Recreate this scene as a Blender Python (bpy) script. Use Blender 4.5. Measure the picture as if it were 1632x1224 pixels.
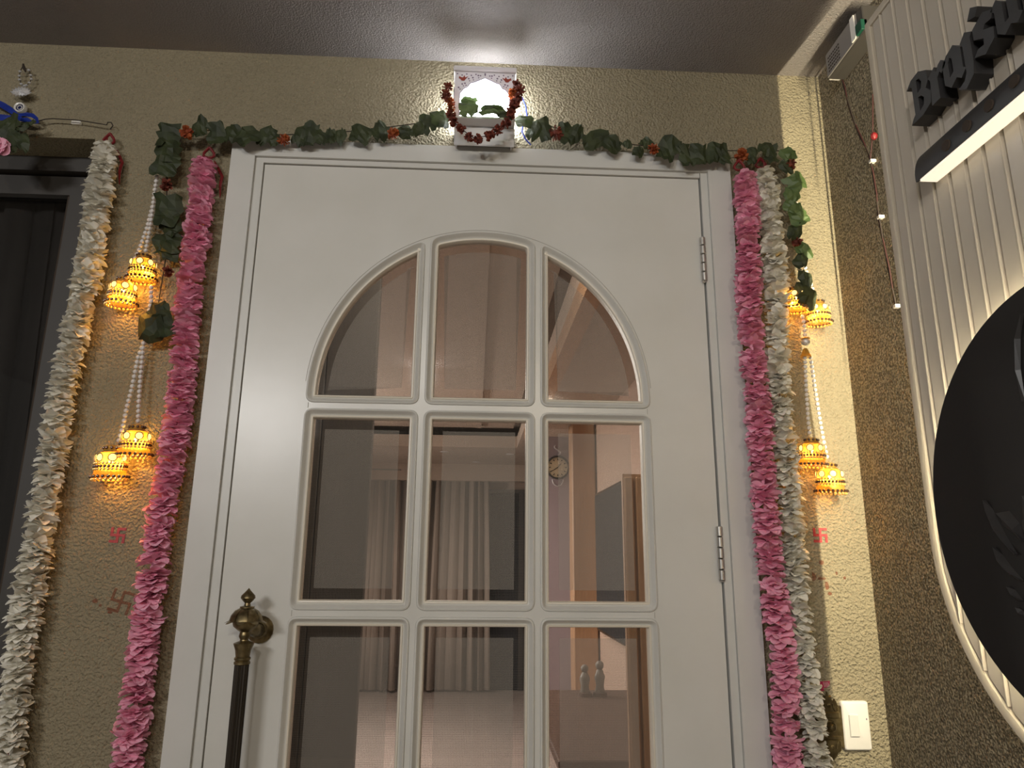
import bpy, math, random
from mathutils import Vector, Matrix, noise
from mathutils.geometry import tessellate_polygon
R = math.radians
PI = math.pi
for o in list(bpy.data.objects): bpy.data.objects.remove(o)
scene = bpy.context.scene
col = scene.collection

# ------------------------------------------------------------------ camera
FPX = 1131.0
CAM = Vector((-0.002, -1.5046, 1.5))
_pi, _ya, _ro = R(13.76), R(2.72), R(0.568)
FWD = Vector((math.sin(_ya)*math.cos(_pi), math.cos(_ya)*math.cos(_pi), math.sin(_pi)))
_rt = Vector((math.cos(_ya), -math.sin(_ya), 0)); _up = _rt.cross(FWD)
RT = _rt*math.cos(_ro) + _up*math.sin(_ro)
UP = _up*math.cos(_ro) - _rt*math.sin(_ro)
cd = bpy.data.cameras.new('camera'); cam = bpy.data.objects.new('camera', cd); col.objects.link(cam)
m = Matrix((RT, UP, -FWD)).transposed().to_4x4(); m.translation = CAM
cam.matrix_world = m
cd.sensor_fit = 'HORIZONTAL'; cd.sensor_width = 36; cd.lens = FPX/1632*36; cd.clip_start = 0.01
scene.camera = cam

def at(x, y, Y):                      # point of the photograph at depth plane Y
    d = FWD + RT*((x-816)/FPX) - UP*((y-612)/FPX)
    return CAM + d*((Y-CAM.y)/d.y)
def atX(x, y, X):
    d = FWD + RT*((x-816)/FPX) - UP*((y-612)/FPX)
    return CAM + d*((X-CAM.x)/d.x)

# ------------------------------------------------------------------ light
scene.view_settings.view_transform = 'Standard'; scene.view_settings.look = 'None'
scene.view_settings.gamma = 1; scene.view_settings.use_curve_mapping = False
scene.view_settings.exposure = 0.0
w = bpy.data.worlds.new('world'); scene.world = w; w.use_nodes = True
w.node_tree.nodes['Background'].inputs[0].default_value = (1.0, 0.92, 0.82, 1)
w.node_tree.nodes['Background'].inputs[1].default_value = 0.07
def area(name, loc, target, sx, sy, power, color):
    l = bpy.data.lights.new(name, 'AREA'); l.shape = 'RECTANGLE'; l.size = sx; l.size_y = sy
    l.energy = power; l.color = color
    o = bpy.data.objects.new(name, l); col.objects.link(o); o.location = loc
    o.rotation_euler = (Vector(target)-Vector(loc)).to_track_quat('-Z', 'Y').to_euler()
    return o
area('lobby_ceiling_lamp', (-1.75, -4.0, 2.55), (-0.3, 0, 1.5), 0.9, 0.25, 41, (1.0, 0.98, 0.95))
area('lobby_downlight', (-0.36, -2.9, 2.62), (-0.1, 0, 1.4), 0.10, 0.10, 8, (1.0, 0.95, 0.88))
area('warm_fill_light', (0.5, -3.8, 2.645), (0.3, 0, 1.5), 0.12, 0.12, 18, (1.0, 0.86, 0.66))  # added unseen fill that warms the right part of the door
area('living_room_lamp', (-0.9, 3.6, 2.5), (-0.9, 3.6, 0), 1.6, 2.6, 80, (1.0, 0.92, 0.84))
area('living_room_side_lamp', (-2.4, 4.6, 1.9), (0.2, 3.6, 0.9), 0.6, 0.6, 95, (1.0, 0.93, 0.86))
area('hall_fill_light', (0.0, 0.7, 2.78), (0.2, 1.6, 0), 0.3, 0.3, 24, (1.0, 0.90, 0.76))  # unseen fill placed to brighten the woodwork facing the door
area('sign_backlight', (0.813, -0.80, 1.92), (0.79, 0, 1.95), 0.006, 0.8, 20, (1.0, 0.88, 0.60))

# ------------------------------------------------------------------ materials
def new_mat(name):
    mt = bpy.data.materials.new(name); mt.use_nodes = True
    nt = mt.node_tree; return mt, nt, nt.nodes['Principled BSDF']
def noise_col(nt, c1, c2, scale, detail=4, stretch=None, inp=None, lo=.35, hi=.65):
    tc = nt.nodes.new('ShaderNodeTexCoord'); mp = nt.nodes.new('ShaderNodeMapping')
    if stretch: mp.inputs['Scale'].default_value = stretch
    nz = nt.nodes.new('ShaderNodeTexNoise'); nz.inputs['Scale'].default_value = scale; nz.inputs['Detail'].default_value = detail
    rp = nt.nodes.new('ShaderNodeValToRGB')
    rp.color_ramp.elements[0].color = (*c1, 1); rp.color_ramp.elements[1].color = (*c2, 1)
    rp.color_ramp.elements[0].position = lo; rp.color_ramp.elements[1].position = hi
    nt.links.new(tc.outputs['Object'], mp.inputs[0]); nt.links.new(mp.outputs[0], nz.inputs['Vector'])
    nt.links.new(nz.outputs['Fac'], rp.inputs[0])
    if inp: nt.links.new(rp.outputs[0], inp)
    return nz, rp, mp
def bump(nt, b, src, dist, strength=1.0, prev=None):
    bp = nt.nodes.new('ShaderNodeBump'); bp.inputs['Distance'].default_value = dist; bp.inputs['Strength'].default_value = strength
    nt.links.new(src, bp.inputs['Height'])
    if prev: nt.links.new(prev.outputs[0], bp.inputs['Normal'])
    nt.links.new(bp.outputs[0], b.inputs['Normal']); return bp
def mat(name, c, rough=.5, metal=0, c2=None, scale=30, stretch=None, bumpd=0, bscale=None, trans=0, spec=.5, alpha=1):
    mt, nt, b = new_mat(name)
    b.inputs['Base Color'].default_value = (*c, 1); b.inputs['Roughness'].default_value = rough
    b.inputs['Metallic'].default_value = metal; b.inputs['Specular IOR Level'].default_value = spec
    if c2:
        nz, rp, mp = noise_col(nt, c, c2, scale, 5, stretch, b.inputs['Base Color'])
        if bumpd: bump(nt, b, nz.outputs['Fac'], bumpd)
    elif bumpd:
        nz, rp, mp = noise_col(nt, c, c, bscale or 60, 3)
        bump(nt, b, nz.outputs['Fac'], bumpd)
    if trans:
        tr = nt.nodes.new('ShaderNodeBsdfTranslucent'); mx = nt.nodes.new('ShaderNodeMixShader')
        if c2: nt.links.new(rp.outputs[0], tr.inputs[0])
        else: tr.inputs[0].default_value = (*c, 1)
        mx.inputs[0].default_value = trans
        nt.links.new(b.outputs[0], mx.inputs[1]); nt.links.new(tr.outputs[0], mx.inputs[2])
        nt.links.new(mx.outputs[0], nt.nodes['Material Output'].inputs[0])
    return mt
def emit(name, c, s):
    mt, nt, b = new_mat(name)
    b.inputs['Base Color'].default_value = (*c, 1)
    b.inputs['Emission Color'].default_value = (*c, 1); b.inputs['Emission Strength'].default_value = s
    return mt
def see_through(name, c, fac, rough=.4, metal=0, grid=None):
    mt, nt, b = new_mat(name)
    b.inputs['Base Color'].default_value = (*c, 1); b.inputs['Roughness'].default_value = rough; b.inputs['Metallic'].default_value = metal
    tr = nt.nodes.new('ShaderNodeBsdfTransparent'); mx = nt.nodes.new('ShaderNodeMixShader')
    mx.inputs[0].default_value = fac
    if grid:
        tc = nt.nodes.new('ShaderNodeTexCoord'); sp = nt.nodes.new('ShaderNodeSeparateXYZ')
        nt.links.new(tc.outputs['Object'], sp.inputs[0]); outs = []
        for ax in ('X', 'Z'):
            a = nt.nodes.new('ShaderNodeMath'); a.operation = 'MULTIPLY'; a.inputs[1].default_value = 1/grid
            fr = nt.nodes.new('ShaderNodeMath'); fr.operation = 'FRACT'
            g = nt.nodes.new('ShaderNodeMath'); g.operation = 'LESS_THAN'; g.inputs[1].default_value = fac
            nt.links.new(sp.outputs[ax], a.inputs[0]); nt.links.new(a.outputs[0], fr.inputs[0]); nt.links.new(fr.outputs[0], g.inputs[0]); outs.append(g)
        mxm = nt.nodes.new('ShaderNodeMath'); mxm.operation = 'MAXIMUM'
        nt.links.new(outs[0].outputs[0], mxm.inputs[0]); nt.links.new(outs[1].outputs[0], mxm.inputs[1])
        nt.links.new(mxm.outputs[0], mx.inputs[0])
    nt.links.new(tr.outputs[0], mx.inputs[1]); nt.links.new(b.outputs[0], mx.inputs[2])
    nt.links.new(mx.outputs[0], nt.nodes['Material Output'].inputs[0])
    return mt
def stucco(name, c1, c2, dist, bsc=125, rough=.8):
    mt, nt, b = new_mat(name)
    nz0, rp0, mp = noise_col(nt, c1, c2, 3.5, 5, None, b.inputs['Base Color'], .3, .7)
    b.inputs['Roughness'].default_value = rough; b.inputs['Specular IOR Level'].default_value = .3
    nz = nt.nodes.new('ShaderNodeTexNoise'); nz.inputs['Scale'].default_value = bsc; nz.inputs['Detail'].default_value = 2.5; nz.inputs['Roughness'].default_value = .45
    nt.links.new(mp.outputs[0], nz.inputs['Vector'])
    bump(nt, b, nz.outputs['Fac'], dist)
    return mt
M = {}
M['wall'] = stucco('beige textured stucco', (.290, .250, .168), (.335, .290, .195), .010, 190)
M['sidewall'] = stucco('side stucco with painted shade', (.14, .116, .077), (.40, .34, .235), .012, 210)  # darker tone and speckle paint in the grazing shade of the stucco bumps
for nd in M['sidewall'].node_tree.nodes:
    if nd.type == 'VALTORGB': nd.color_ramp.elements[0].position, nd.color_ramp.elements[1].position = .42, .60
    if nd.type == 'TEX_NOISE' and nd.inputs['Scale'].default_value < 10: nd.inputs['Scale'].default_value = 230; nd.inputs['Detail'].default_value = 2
M['ceil'] = stucco('grey cement ceiling', (.27, .245, .24), (.31, .285, .275), .004, 260, .9)
M['floor'] = mat('lobby floor tile', (.42, .37, .31), .4, c2=(.5, .45, .38), scale=5)
M['white'] = mat('white door paint', (.66, .65, .61), .28, c2=(.70, .69, .655), scale=6, bumpd=.0006)
M['frame'] = mat('white frame paint', (.62, .615, .585), .34, c2=(.66, .655, .63), scale=6)
M['bead'] = mat('cream glazing bead', (.72, .66, .56), .35)
M['seam'] = mat('joint grey', (.42, .40, .36), .6)  # slightly darker tone of the door seams and tile joints
M['gap'] = mat('dark gap', (.05, .035, .025), .9)
M['steel'] = mat('hinge steel', (.55, .53, .50), .35, .8)
M['brass'] = mat('antique brass', (.30, .235, .12), .36, .85, c2=(.12, .09, .045), scale=60)
M['iron'] = mat('dark bronze rod', (.055, .045, .035), .4, .6)
M['pink'] = mat('pink fabric petal', (.98, .56, .70), .75, c2=(.96, .46, .62), scale=28, trans=.15)
M['cream'] = mat('cream fabric petal', (.95, .93, .86), .75, c2=(.93, .90, .81), scale=28, trans=.12)
M['red'] = mat('red ribbon', (.18, .009, .012), .5)
M['leaf'] = mat('dried mango leaf', (.022, .031, .011), .6, c2=(.048, .062, .022), scale=35, trans=.12)
M['leaf2'] = mat('fresh and lamplit mango leaf', (.07, .12, .035), .5, c2=(.115, .17, .06), scale=35, trans=.15)  # also colours the lamp-lit tops of the shelf leaves
M['mari'] = mat('dried marigold', (.30, .055, .025), .8, c2=(.48, .13, .03), scale=60, trans=.2)
M['maridark'] = mat('withered marigold', (.13, .03, .02), .8, c2=(.24, .05, .025), scale=60)
M['thread'] = mat('dark thread', (.03, .02, .015), .8)
M['pearl'] = mat('pearl bead', (.78, .74, .72), .22)
M['gold'] = mat('gold bead', (.75, .45, .10), .3, .8)
M['dkbead'] = mat('dark crystal bead', (.10, .06, .04), .2, .3)
M['cage'] = see_through('gold filigree', (.75, .40, .06), .68, .4, .3)
M['crystal'] = emit('lit crystal', (1.0, .74, .26), 1.3)
M['fringe'] = mat('gold crystal fringe', (.85, .60, .2), .25, .3)
M['bulb'] = emit('fairy light bulb', (1.0, .62, .15), 30)
M['diff'] = emit('lamp diffuser', (.93, .97, 1.0), 26)
M['acry'] = mat('white acrylic', (.74, .73, .74), .25)
M['fret'] = mat('pierced white acrylic', (.82, .79, .82), .4, trans=.09)
M['dots'] = mat('grey violet print', (.22, .17, .24), .5)
M['bird'] = mat('red brown print', (.33, .06, .04), .5)
M['black'] = mat('black metal', (.02, .02, .02), .5)
M['sticker'] = mat('red foil sticker', (.34, .018, .026), .4, c2=(.45, .05, .05), scale=200)
M['faded'] = see_through('faded red kumkum', (.40, .13, .07), .38, .9)
M['magenta'] = mat('magenta print', (.42, .02, .09), .5)
M['plate'] = mat('white switch plastic', (.86, .83, .78), .3)
M['rocker'] = mat('switch rocker', (.76, .74, .70), .3)
M['panel'] = mat('ivory metal cladding', (.56, .50, .41), .32, c2=(.59, .53, .44), scale=4)
M['panelrim'] = mat('ivory panel rim', (.58, .51, .40), .3)
M['char'] = mat('matt charcoal acrylic', (.034, .032, .032), .5)
M['disc'] = mat('satin black disc', (.014, .0125, .012), .6, spec=.25)
M['relief'] = mat('black relief', (.032, .030, .030), .4, spec=.5)
M['led'] = emit('warm led strip', (1.0, .88, .62), 45)
M['ledbar'] = emit('lit diffuser bar', (1.0, .90, .72), .78)
M['driver'] = mat('grey driver casing', (.24, .22, .205), .5)
M['green'] = mat('green terminal', (.008, .07, .042), .5)
M['wire'] = mat('red black wire', (.035, .005, .004), .7)
M['ribbon'] = mat('blue satin ribbon', (.012, .03, .24), .35, c2=(.02, .05, .38), scale=30)
M['silver'] = mat('silver charm', (.70, .70, .72), .35, .5)
M['eyewhite'] = mat('white glass', (.72, .70, .66), .25)
M['eyeblue'] = mat('navy glass', (.01, .015, .07), .2)
M['winframe'] = mat('dark window frame', (.055, .050, .046), .5)
M['dkcurt'] = mat('dark curtain', (.035, .033, .034), .9, c2=(.06, .057, .058), scale=20, stretch=(1, 1, .05))
M['wood'] = mat('teak veneer', (.42, .24, .13), .45, c2=(.50, .30, .17), scale=14, stretch=(6, 6, .5))
M['dkwood'] = mat('dark grained partition', (.055, .048, .042), .6, c2=(.082, .072, .063), scale=20, stretch=(8, 8, .25))
M['inwall'] = mat('lavender wall', (.36, .30, .33), .8)
M['inceil'] = mat('pink beige ceiling', (.47, .38, .31), .8)
M['inwall2'] = mat('beige living room wall', (.50, .36, .28), .8)
M['tile'] = mat('marble floor tile', (.42, .345, .31), .22, c2=(.47, .39, .35), scale=3)
M['curtain'] = mat('taupe curtain', (.36, .30, .255), .85, c2=(.43, .36, .305), scale=16, stretch=(8, 8, .2))
M['screen'] = mat('black television', (.015, .014, .014), .25)
M['dkglass'] = mat('night window', (.022, .023, .027), .6, spec=.15)
M['clock'] = mat('cream clock face', (.72, .64, .45), .5)
M['table'] = mat('walnut table', (.13, .08, .06), .6, spec=.2, c2=(.16, .10, .078), scale=12, stretch=(6, .6, 6))
M['vase'] = mat('frosted ornament', (.26, .23, .20), .4)
M['mesh'] = see_through('insect screen', (.26, .25, .24), .11, .8, 0, .0032)
M['haze'] = see_through('etched glass field', (.74, .70, .66), .18, .6)
def glass(name):
    mt, nt, b = new_mat(name)
    gl = nt.nodes.new('ShaderNodeBsdfGlossy'); gl.inputs['Roughness'].default_value = .03
    tr = nt.nodes.new('ShaderNodeBsdfTransparent'); tr.inputs[0].default_value = (.84, .835, .82, 1)
    fr = nt.nodes.new('ShaderNodeFresnel'); fr.inputs[0].default_value = 1.45
    mx = nt.nodes.new('ShaderNodeMixShader')
    nt.links.new(fr.outputs[0], mx.inputs[0]); nt.links.new(tr.outputs[0], mx.inputs[1]); nt.links.new(gl.outputs[0], mx.inputs[2])
    nt.links.new(mx.outputs[0], nt.nodes['Material Output'].inputs[0]); return mt
M['glass'] = glass('door glass')

# ------------------------------------------------------------------ builders
ORG = {}
def tag(o, label=None, cat=None, group=None, kind=None):
    if label: o['label'] = label
    if cat: o['category'] = cat
    if group: o['group'] = group
    if kind: o['kind'] = kind
    return o
def thing(name, loc, label=None, cat=None, group=None, kind=None):
    o = bpy.data.objects.new(name, None); o.empty_display_size = .03; col.objects.link(o); o.location = loc
    ORG[o.name] = Vector(loc); return tag(o, label, cat, group, kind)
def link(name, me, parent=None, loc=(0, 0, 0), rot=None, scale=None):
    o = bpy.data.objects.new(name, me); col.objects.link(o)
    if parent: o.parent = parent
    o.location = loc
    if rot is not None: o.rotation_euler = rot
    if scale is not None: o.scale = scale
    return o
class MB:
    def __init__(s): s.v = []; s.f = []
    def add(s, vs, fs):
        n = len(s.v); s.v += [tuple(v) for v in vs]; s.f += [tuple(i+n for i in f) for f in fs]; return s
    def box(s, x0, x1, y0, y1, z0, z1):
        vs = [(x, y, z) for x in (x0, x1) for y in (y0, y1) for z in (z0, z1)]
        return s.add(vs, [(0, 1, 3, 2), (4, 6, 7, 5), (0, 4, 5, 1), (2, 3, 7, 6), (0, 2, 6, 4), (1, 5, 7, 3)])
    def bbox(s, x0, x1, y0, y1, z0, z1, b=.004):        # box with chamfered edges
        vs = []; 
        xs, ys, zs = (x0, x1), (y0, y1), (z0, z1)
        idx = {}
        for i in (0, 1):
            for j in (0, 1):
                for k in (0, 1):
                    sx, sy, sz = (1, -1)[i]*b, (1, -1)[j]*b, (1, -1)[k]*b
                    for a, p in enumerate(((xs[i], ys[j]+sy, zs[k]+sz), (xs[i]+sx, ys[j], zs[k]+sz), (xs[i]+sx, ys[j]+sy, zs[k]))):
                        idx[i, j, k, a] = len(vs); vs.append(p)
        q = lambda *l: tuple(idx[t] for t in l)
        fs = []
        for i in (0, 1): fs.append(q((i,0,0,0),(i,1,0,0),(i,1,1,0),(i,0,1,0)))
        for j in (0, 1): fs.append(q((0,j,0,1),(1,j,0,1),(1,j,1,1),(0,j,1,1)))
        for k in (0, 1): fs.append(q((0,0,k,2),(1,0,k,2),(1,1,k,2),(0,1,k,2)))
        for i in (0, 1):
            for j in (0, 1): fs.append(q((i,j,0,0),(i,j,1,0),(i,j,1,1),(i,j,0,1)))
            for k in (0, 1): fs.append(q((i,0,k,0),(i,1,k,0),(i,1,k,2),(i,0,k,2)))
        for j in (0, 1):
            for k in (0, 1): fs.append(q((0,j,k,1),(1,j,k,1),(1,j,k,2),(0,j,k,2)))
        for i in (0, 1):
            for j in (0, 1):
                for k in (0, 1): fs.append(q((i,j,k,0),(i,j,k,1),(i,j,k,2)))
        return s.add(vs, fs)
    def loft(s, loops, closed=True, cap0=False, cap1=False):
        n = len(loops[0]); vs = [p for l in loops for p in l]; fs = []
        for a in range(len(loops)-1):
            for i in range(n if closed else n-1):
                j = (i+1) % n
                fs.append((a*n+i, a*n+j, (a+1)*n+j, (a+1)*n+i))
        if cap0: fs.append(tuple(range(n))[::-1])
        if cap1: fs.append(tuple((len(loops)-1)*n+i for i in range(n)))
        return s.add(vs, fs)
    def tube(s, path, r, n=6, caps=True):
        path = [Vector(p) for p in path]; loops = []
        rs = r if isinstance(r, (list, tuple)) else [r]*len(path)
        ref = Vector((0.13, 1, .07))
        for i, p in enumerate(path):
            t = (path[min(i+1, len(path)-1)] - path[max(i-1, 0)]).normalized()
            a = t.cross(ref)
            if a.length < .05: a = t.cross(Vector((1, 0, 0)))
            a.normalize(); b = t.cross(a)
            loops.append([p + (a*math.cos(2*PI*k/n) + b*math.sin(2*PI*k/n))*rs[i] for k in range(n)])
        return s.loft(loops, True, caps, caps)
    def lathe(s, prof, c=(0, 0, 0), n=16, axis='Z', flute=0, caps=True):
        c = Vector(c); loops = []
        for r, h in prof:
            lp = []
            for k in range(n):
                a = 2*PI*k/n; rr = r*(1-flute*(k % 2))
                x, y = rr*math.cos(a), rr*math.sin(a)
                lp.append(c + (Vector((x, y, h)) if axis == 'Z' else Vector((x, h, y)) if axis == 'Y' else Vector((h, x, y))))
            loops.append(lp)
        return s.loft(loops, True, caps and prof[0][0] > 1e-5, caps and prof[-1][0] > 1e-5)
    def ball(s, c, r, n=8, m_=5, sc=(1, 1, 1)):
        c = Vector(c); loops = []
        for i in range(m_+1):
            t = PI*i/m_; rr = max(math.sin(t), .02)*r
            loops.append([c + Vector((rr*math.cos(2*PI*k/n)*sc[0], rr*math.sin(2*PI*k/n)*sc[1], r*math.cos(t)*sc[2])) for k in range(n)])
        return s.loft(loops)
    def prism(s, outer, holes, fn, d0, d1):             # flat shape with holes, extruded; fn(u,v,d)->point
        loops = [outer]+list(holes)
        pl = [[Vector((u, v, 0)) for u, v in l] for l in loops]
        tri = tessellate_polygon(pl); flat = [p for l in loops for p in l]; n = len(flat)
        vs = [fn(u, v, d0) for u, v in flat]+[fn(u, v, d1) for u, v in flat]
        fs = [tuple(t) for t in tri]+[tuple(i+n for i in t)[::-1] for t in tri]
        k = 0
        for l in loops:
            for i in range(len(l)):
                j = (i+1) % len(l); fs.append((k+i, k+j, n+k+j, n+k+i))
            k += len(l)
        return s.add(vs, fs)
    def mesh(s, name, mt, org=(0, 0, 0), smooth=False):
        me = bpy.data.meshes.new(name); o = Vector(org)
        me.from_pydata([Vector(v)-o for v in s.v], [], s.f); me.materials.append(M[mt] if isinstance(mt, str) else mt)
        import bmesh
        bm = bmesh.new(); bm.from_mesh(me); bmesh.ops.recalc_face_normals(bm, faces=bm.faces)
        if smooth:
            for f in bm.faces: f.smooth = True
            for e in bm.edges:
                if len(e.link_faces) == 2 and e.calc_face_angle(0) > R(40): e.smooth = False
        bm.to_mesh(me); bm.free(); me.update(); return me
    def build(s, name, mt, parent=None, smooth=False, **kw):
        org = ORG[parent.name] if parent else Vector((0, 0, 0))
        o = link(name, s.mesh(name, mt, org, smooth), parent)
        ORG[o.name] = org
        return tag(o, **kw)
XZ = lambda u, v, d: (u, d, v)          # shape drawn on the back wall
YZ = lambda u, v, d: (d, u, v)          # shape drawn on the side wall
def rect(x0, x1, z0, z1): return [(x0, z0), (x1, z0), (x1, z1), (x0, z1)]
def circ(cx, cz, r, n=24, a0=0): return [(cx+r*math.cos(a0+2*PI*k/n), cz+r*math.sin(a0+2*PI*k/n)) for k in range(n)]
def fillet(poly, corners, r, n=6):      # round the corners whose index is listed, walking along the outline
    pts = [Vector(p) for p in poly]; N = len(pts); drop = set(); arcs = {}
    for i in corners:
        ends = []
        for st in (-1, 1):
            left = r; j = i; cur = pts[i]
            while True:
                k = (j+st) % N; L = (pts[k]-cur).length
                if L > left or k in corners: ends.append(cur+(pts[k]-cur)*min(left/max(L, 1e-9), .5 if k in corners and L < 2*left else 1)); break
                left -= L; drop.add(k); cur = pts[k]; j = k
        a, b = ends; P_ = pts[i]
        arcs[i] = [tuple(a*(1-t)**2+P_*2*t*(1-t)+b*t*t) for t in [k/n for k in range(n+1)]]
    out = []
    for i, p in enumerate(pts):
        if i in arcs: out += arcs[i]
        elif i not in drop: out.append((p.x, p.y))
    return out
def inset(poly, d):
    N = len(poly); out = []
    for i in range(N):
        P = Vector(poly[i]); A = Vector(poly[i-1]); B = Vector(poly[(i+1) % N])
        e1 = (P-A).normalized(); e2 = (B-P).normalized()
        n1 = Vector((-e1.y, e1.x)); n2 = Vector((-e2.y, e2.x)); mm = n1+n2
        k = mm.length_squared
        q = P+mm*(2*d/k) if k > .3 else P+n1*d
        out.append((q.x, q.y))
    return out
rnd = random.Random(7)

# ------------------------------------------------------------------ setting
WY = -.012           # face of the back wall
CEIL = 2.668
CX = .823            # side wall
LX, LT = .503, 2.370
mb = MB(); mb.prism([(-3.2, 0), (CX+.1, 0), (CX+.1, CEIL+.05), (-3.2, CEIL+.05)],
    [rect(-2.1, -.893, .9, 2.423), [(-.525, .01), (.525, .01), (.525, 2.384), (-.525, 2.384)]], XZ, WY, .11)
mb.build('wall_back', 'wall', label='beige stucco entrance wall around the white door', kind='structure')
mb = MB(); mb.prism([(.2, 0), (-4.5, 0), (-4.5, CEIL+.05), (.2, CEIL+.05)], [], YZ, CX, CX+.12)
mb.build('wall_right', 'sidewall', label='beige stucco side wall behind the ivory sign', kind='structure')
MB().box(-3.2, CX+.12, -4.5, .11, CEIL, CEIL+.1).build('ceiling', 'ceil', label='grey textured cement lobby ceiling', kind='structure')
MB().box(-3.2, CX+.12, -4.5, .11, -.05, 0).build('floor', 'floor', label='beige tiled lobby floor', kind='structure')

# door frame
tr = thing('trim_1', (0, -.03, 0), 'white painted timber door casing', kind='structure')
mb = MB(); mb.prism([(-.576, 0), (-.523, 0), (-.523, 2.384), (-.576, 2.4265)], [], XZ, -.032, .0); mb.build('casing_side', 'frame', tr)
mb = MB(); mb.prism([(.523, 0), (.576, 0), (.576, 2.4265), (.523, 2.384)], [], XZ, -.032, .0); mb.build('casing_side', 'frame', tr)
mb = MB(); mb.prism([(-.576, 2.4265), (-.523, 2.384), (.523, 2.384), (.576, 2.4265)], [], XZ, -.032, .0); mb.build('casing_head', 'frame', tr)
MB().box(-.5225, -.5045, -.024, .10, 0, 2.3835).build('jamb', 'frame', tr)
MB().box(.5065, .5225, -.024, .10, 0, 2.3835).build('jamb', 'frame', tr)
MB().box(-.5045, .5048, -.024, .10, 2.3715, 2.3835).build('jamb_head', 'frame', tr)

# door leaf
W_, A_, B_, ZB, CG, PH = .35, .1485, .0997, 1.834, .0497, .3697
RA = .3667
def arc_pts(x0, x1, off, n):
    return [(x0+(x1-x0)*k/n, ZB+.0015+math.sqrt(max((RA+off)**2-(x0+(x1-x0)*k/n)**2, 0))) for k in range(n+1)]
MO = .019            # width of the moulding round each pane
def pane_outlines():
    out = []
    # arched row, outlines of the moulding's outer edge (counter-clockwise)
    ea, eb = W_+MO, RA+MO
    E = lambda t: (ea*math.sin(t), ZB+eb*math.cos(t))
    t0 = math.asin((A_-MO)/ea); te = PI/2
    right = [(A_-MO, ZB-MO), (W_+MO, ZB-MO)] + [E(te+(t0-te)*k/30) for k in range(31)]
    out.append((right, fillet(right, (0, 1, len(right)-1), .02)))
    left = [(-x, z) for x, z in right][::-1]
    out.append((left, fillet(left, (0, len(left)-1, len(left)-2), .02)))
    tb = math.asin((B_+MO)/ea)
    mid = [(-B_-MO, ZB-MO), (B_+MO, ZB-MO)] + [E(tb-2*tb*k/12) for k in range(13)]
    out.append((mid, fillet(mid, (0, 1, 2, len(mid)-1), .02)))
    for r in range(2):
        zt = ZB-CG-r*(PH+CG); zb = zt-PH
        for x0, x1 in ((-W_, -A_), (-B_, B_), (A_, W_)):
            rr = rect(x0-MO, x1+MO, zb-MO, zt+MO); out.append((rr, fillet(rr, (0, 1, 2, 3), .02)))
    return out
PO = pane_outlines()
door = thing('door_1', (0, -.015, 0), 'white panelled entrance door with arched nine pane glazing', kind='structure')
LF = -.018           # front face of the leaf
mb = MB(); mb.prism(rect(-LX, LX, .01, LT), [p for _, p in PO], XZ, LF, .022)
leaf = mb.build('leaf', 'white', door)
def ring(poly, steps):
    loops = []
    for d, y in steps:
        q = inset(poly, d); loops.append([(u, y, v) for u, v in q])
    return MB().loft(loops)
for nm, p in PO:
    mo = ring(p, [(0, LF+.001), (.001, LF-.0035), (.004, LF-.005), (.0065, LF-.002), (.009, LF+.004), (.0125, LF+.008), (.014, LF+.0085)]).build('moulding', 'white', door, smooth=True)
    ring(p, [(.0135, LF+.009), (.0145, LF+.0055), (.0175, LF+.006), (.019, LF+.010), (.019, .012)]).build('glazing_bead', 'bead', mo)
    g = MB().prism(inset(p, .016), [], XZ, -.001, .003).build('pane', 'glass', door)
    h = MB().prism(inset(nm, .019+.022), [], XZ, .0045, .0055).build('etched_field', 'haze', g)
def seam(pts, r=.0007): return MB().tube([(u, LF-.0001, v) for u, v in pts], r, 5)
ra = RA+MO+.003
seam([(-(W_+MO+.003)*math.sin(1.5-3.0*k/70), ZB+ra*math.cos(1.5-3.0*k/70)) for k in range(71)]).build('joint_line', 'seam', leaf)
for s in (-1, 1):
    seam([(s*(W_+.012), ZB-MO), (s*(W_+.012), ZB-CG+MO-.0)]).build('joint_line', 'seam', leaf)
    seam([(s*(W_+.012), ZB-CG-PH-MO), (s*(W_+.012), ZB-2*CG-PH+MO)]).build('joint_line', 'seam', leaf)
# lower solid panel (below the frame)
MB().bbox(-.35, .35, LF-.008, LF+.002, .18, .80, .006).build('lower_panel', 'white', door)
# hinges
for z0, z1 in ((2.111, 2.219), (1.459, 1.569), (.25, .36)):
    mb = MB(); n = 5; L = (z1-z0)/n
    mb.lathe([(.0005, z0-.004), (.0045, z0-.002), (.006, z0)], (.5015, -.0265, 0), 10)
    h = mb.build('hinge', 'steel', door, smooth=True)
    for k in range(n):
        MB().lathe([(.0050, z0+k*L+.0006), (.0066, z0+k*L+.0014), (.0066, z0+(k+1)*L-.0022), (.0050, z0+(k+1)*L-.0014)], (.5015, -.0265, 0), 12).build('knuckle', 'steel', h, smooth=True)
# pull handle
HX, HY = -.432, -.075
hz = lambda y: at(397-(y-938)*.088, y, HY).z
hd = MB().lathe([(.0105, .35), (0.01313, hz(1058))], (HX, HY, 0), 32, flute=.12).build('pull_handle', 'iron', door)
MB().lathe([(0.00010, hz(937)), (0.00375, hz(941)), (0.01250, hz(949)), (0.01350, hz(953)), (0.00875, hz(958)), (0.00525, hz(961)), (0.00600, hz(965)), (0.01313, hz(966.5)), (0.01313, hz(969)), (0.01000, hz(970))], (HX, HY, 0), 20).build('finial', 'brass', hd, smooth=True)
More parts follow.
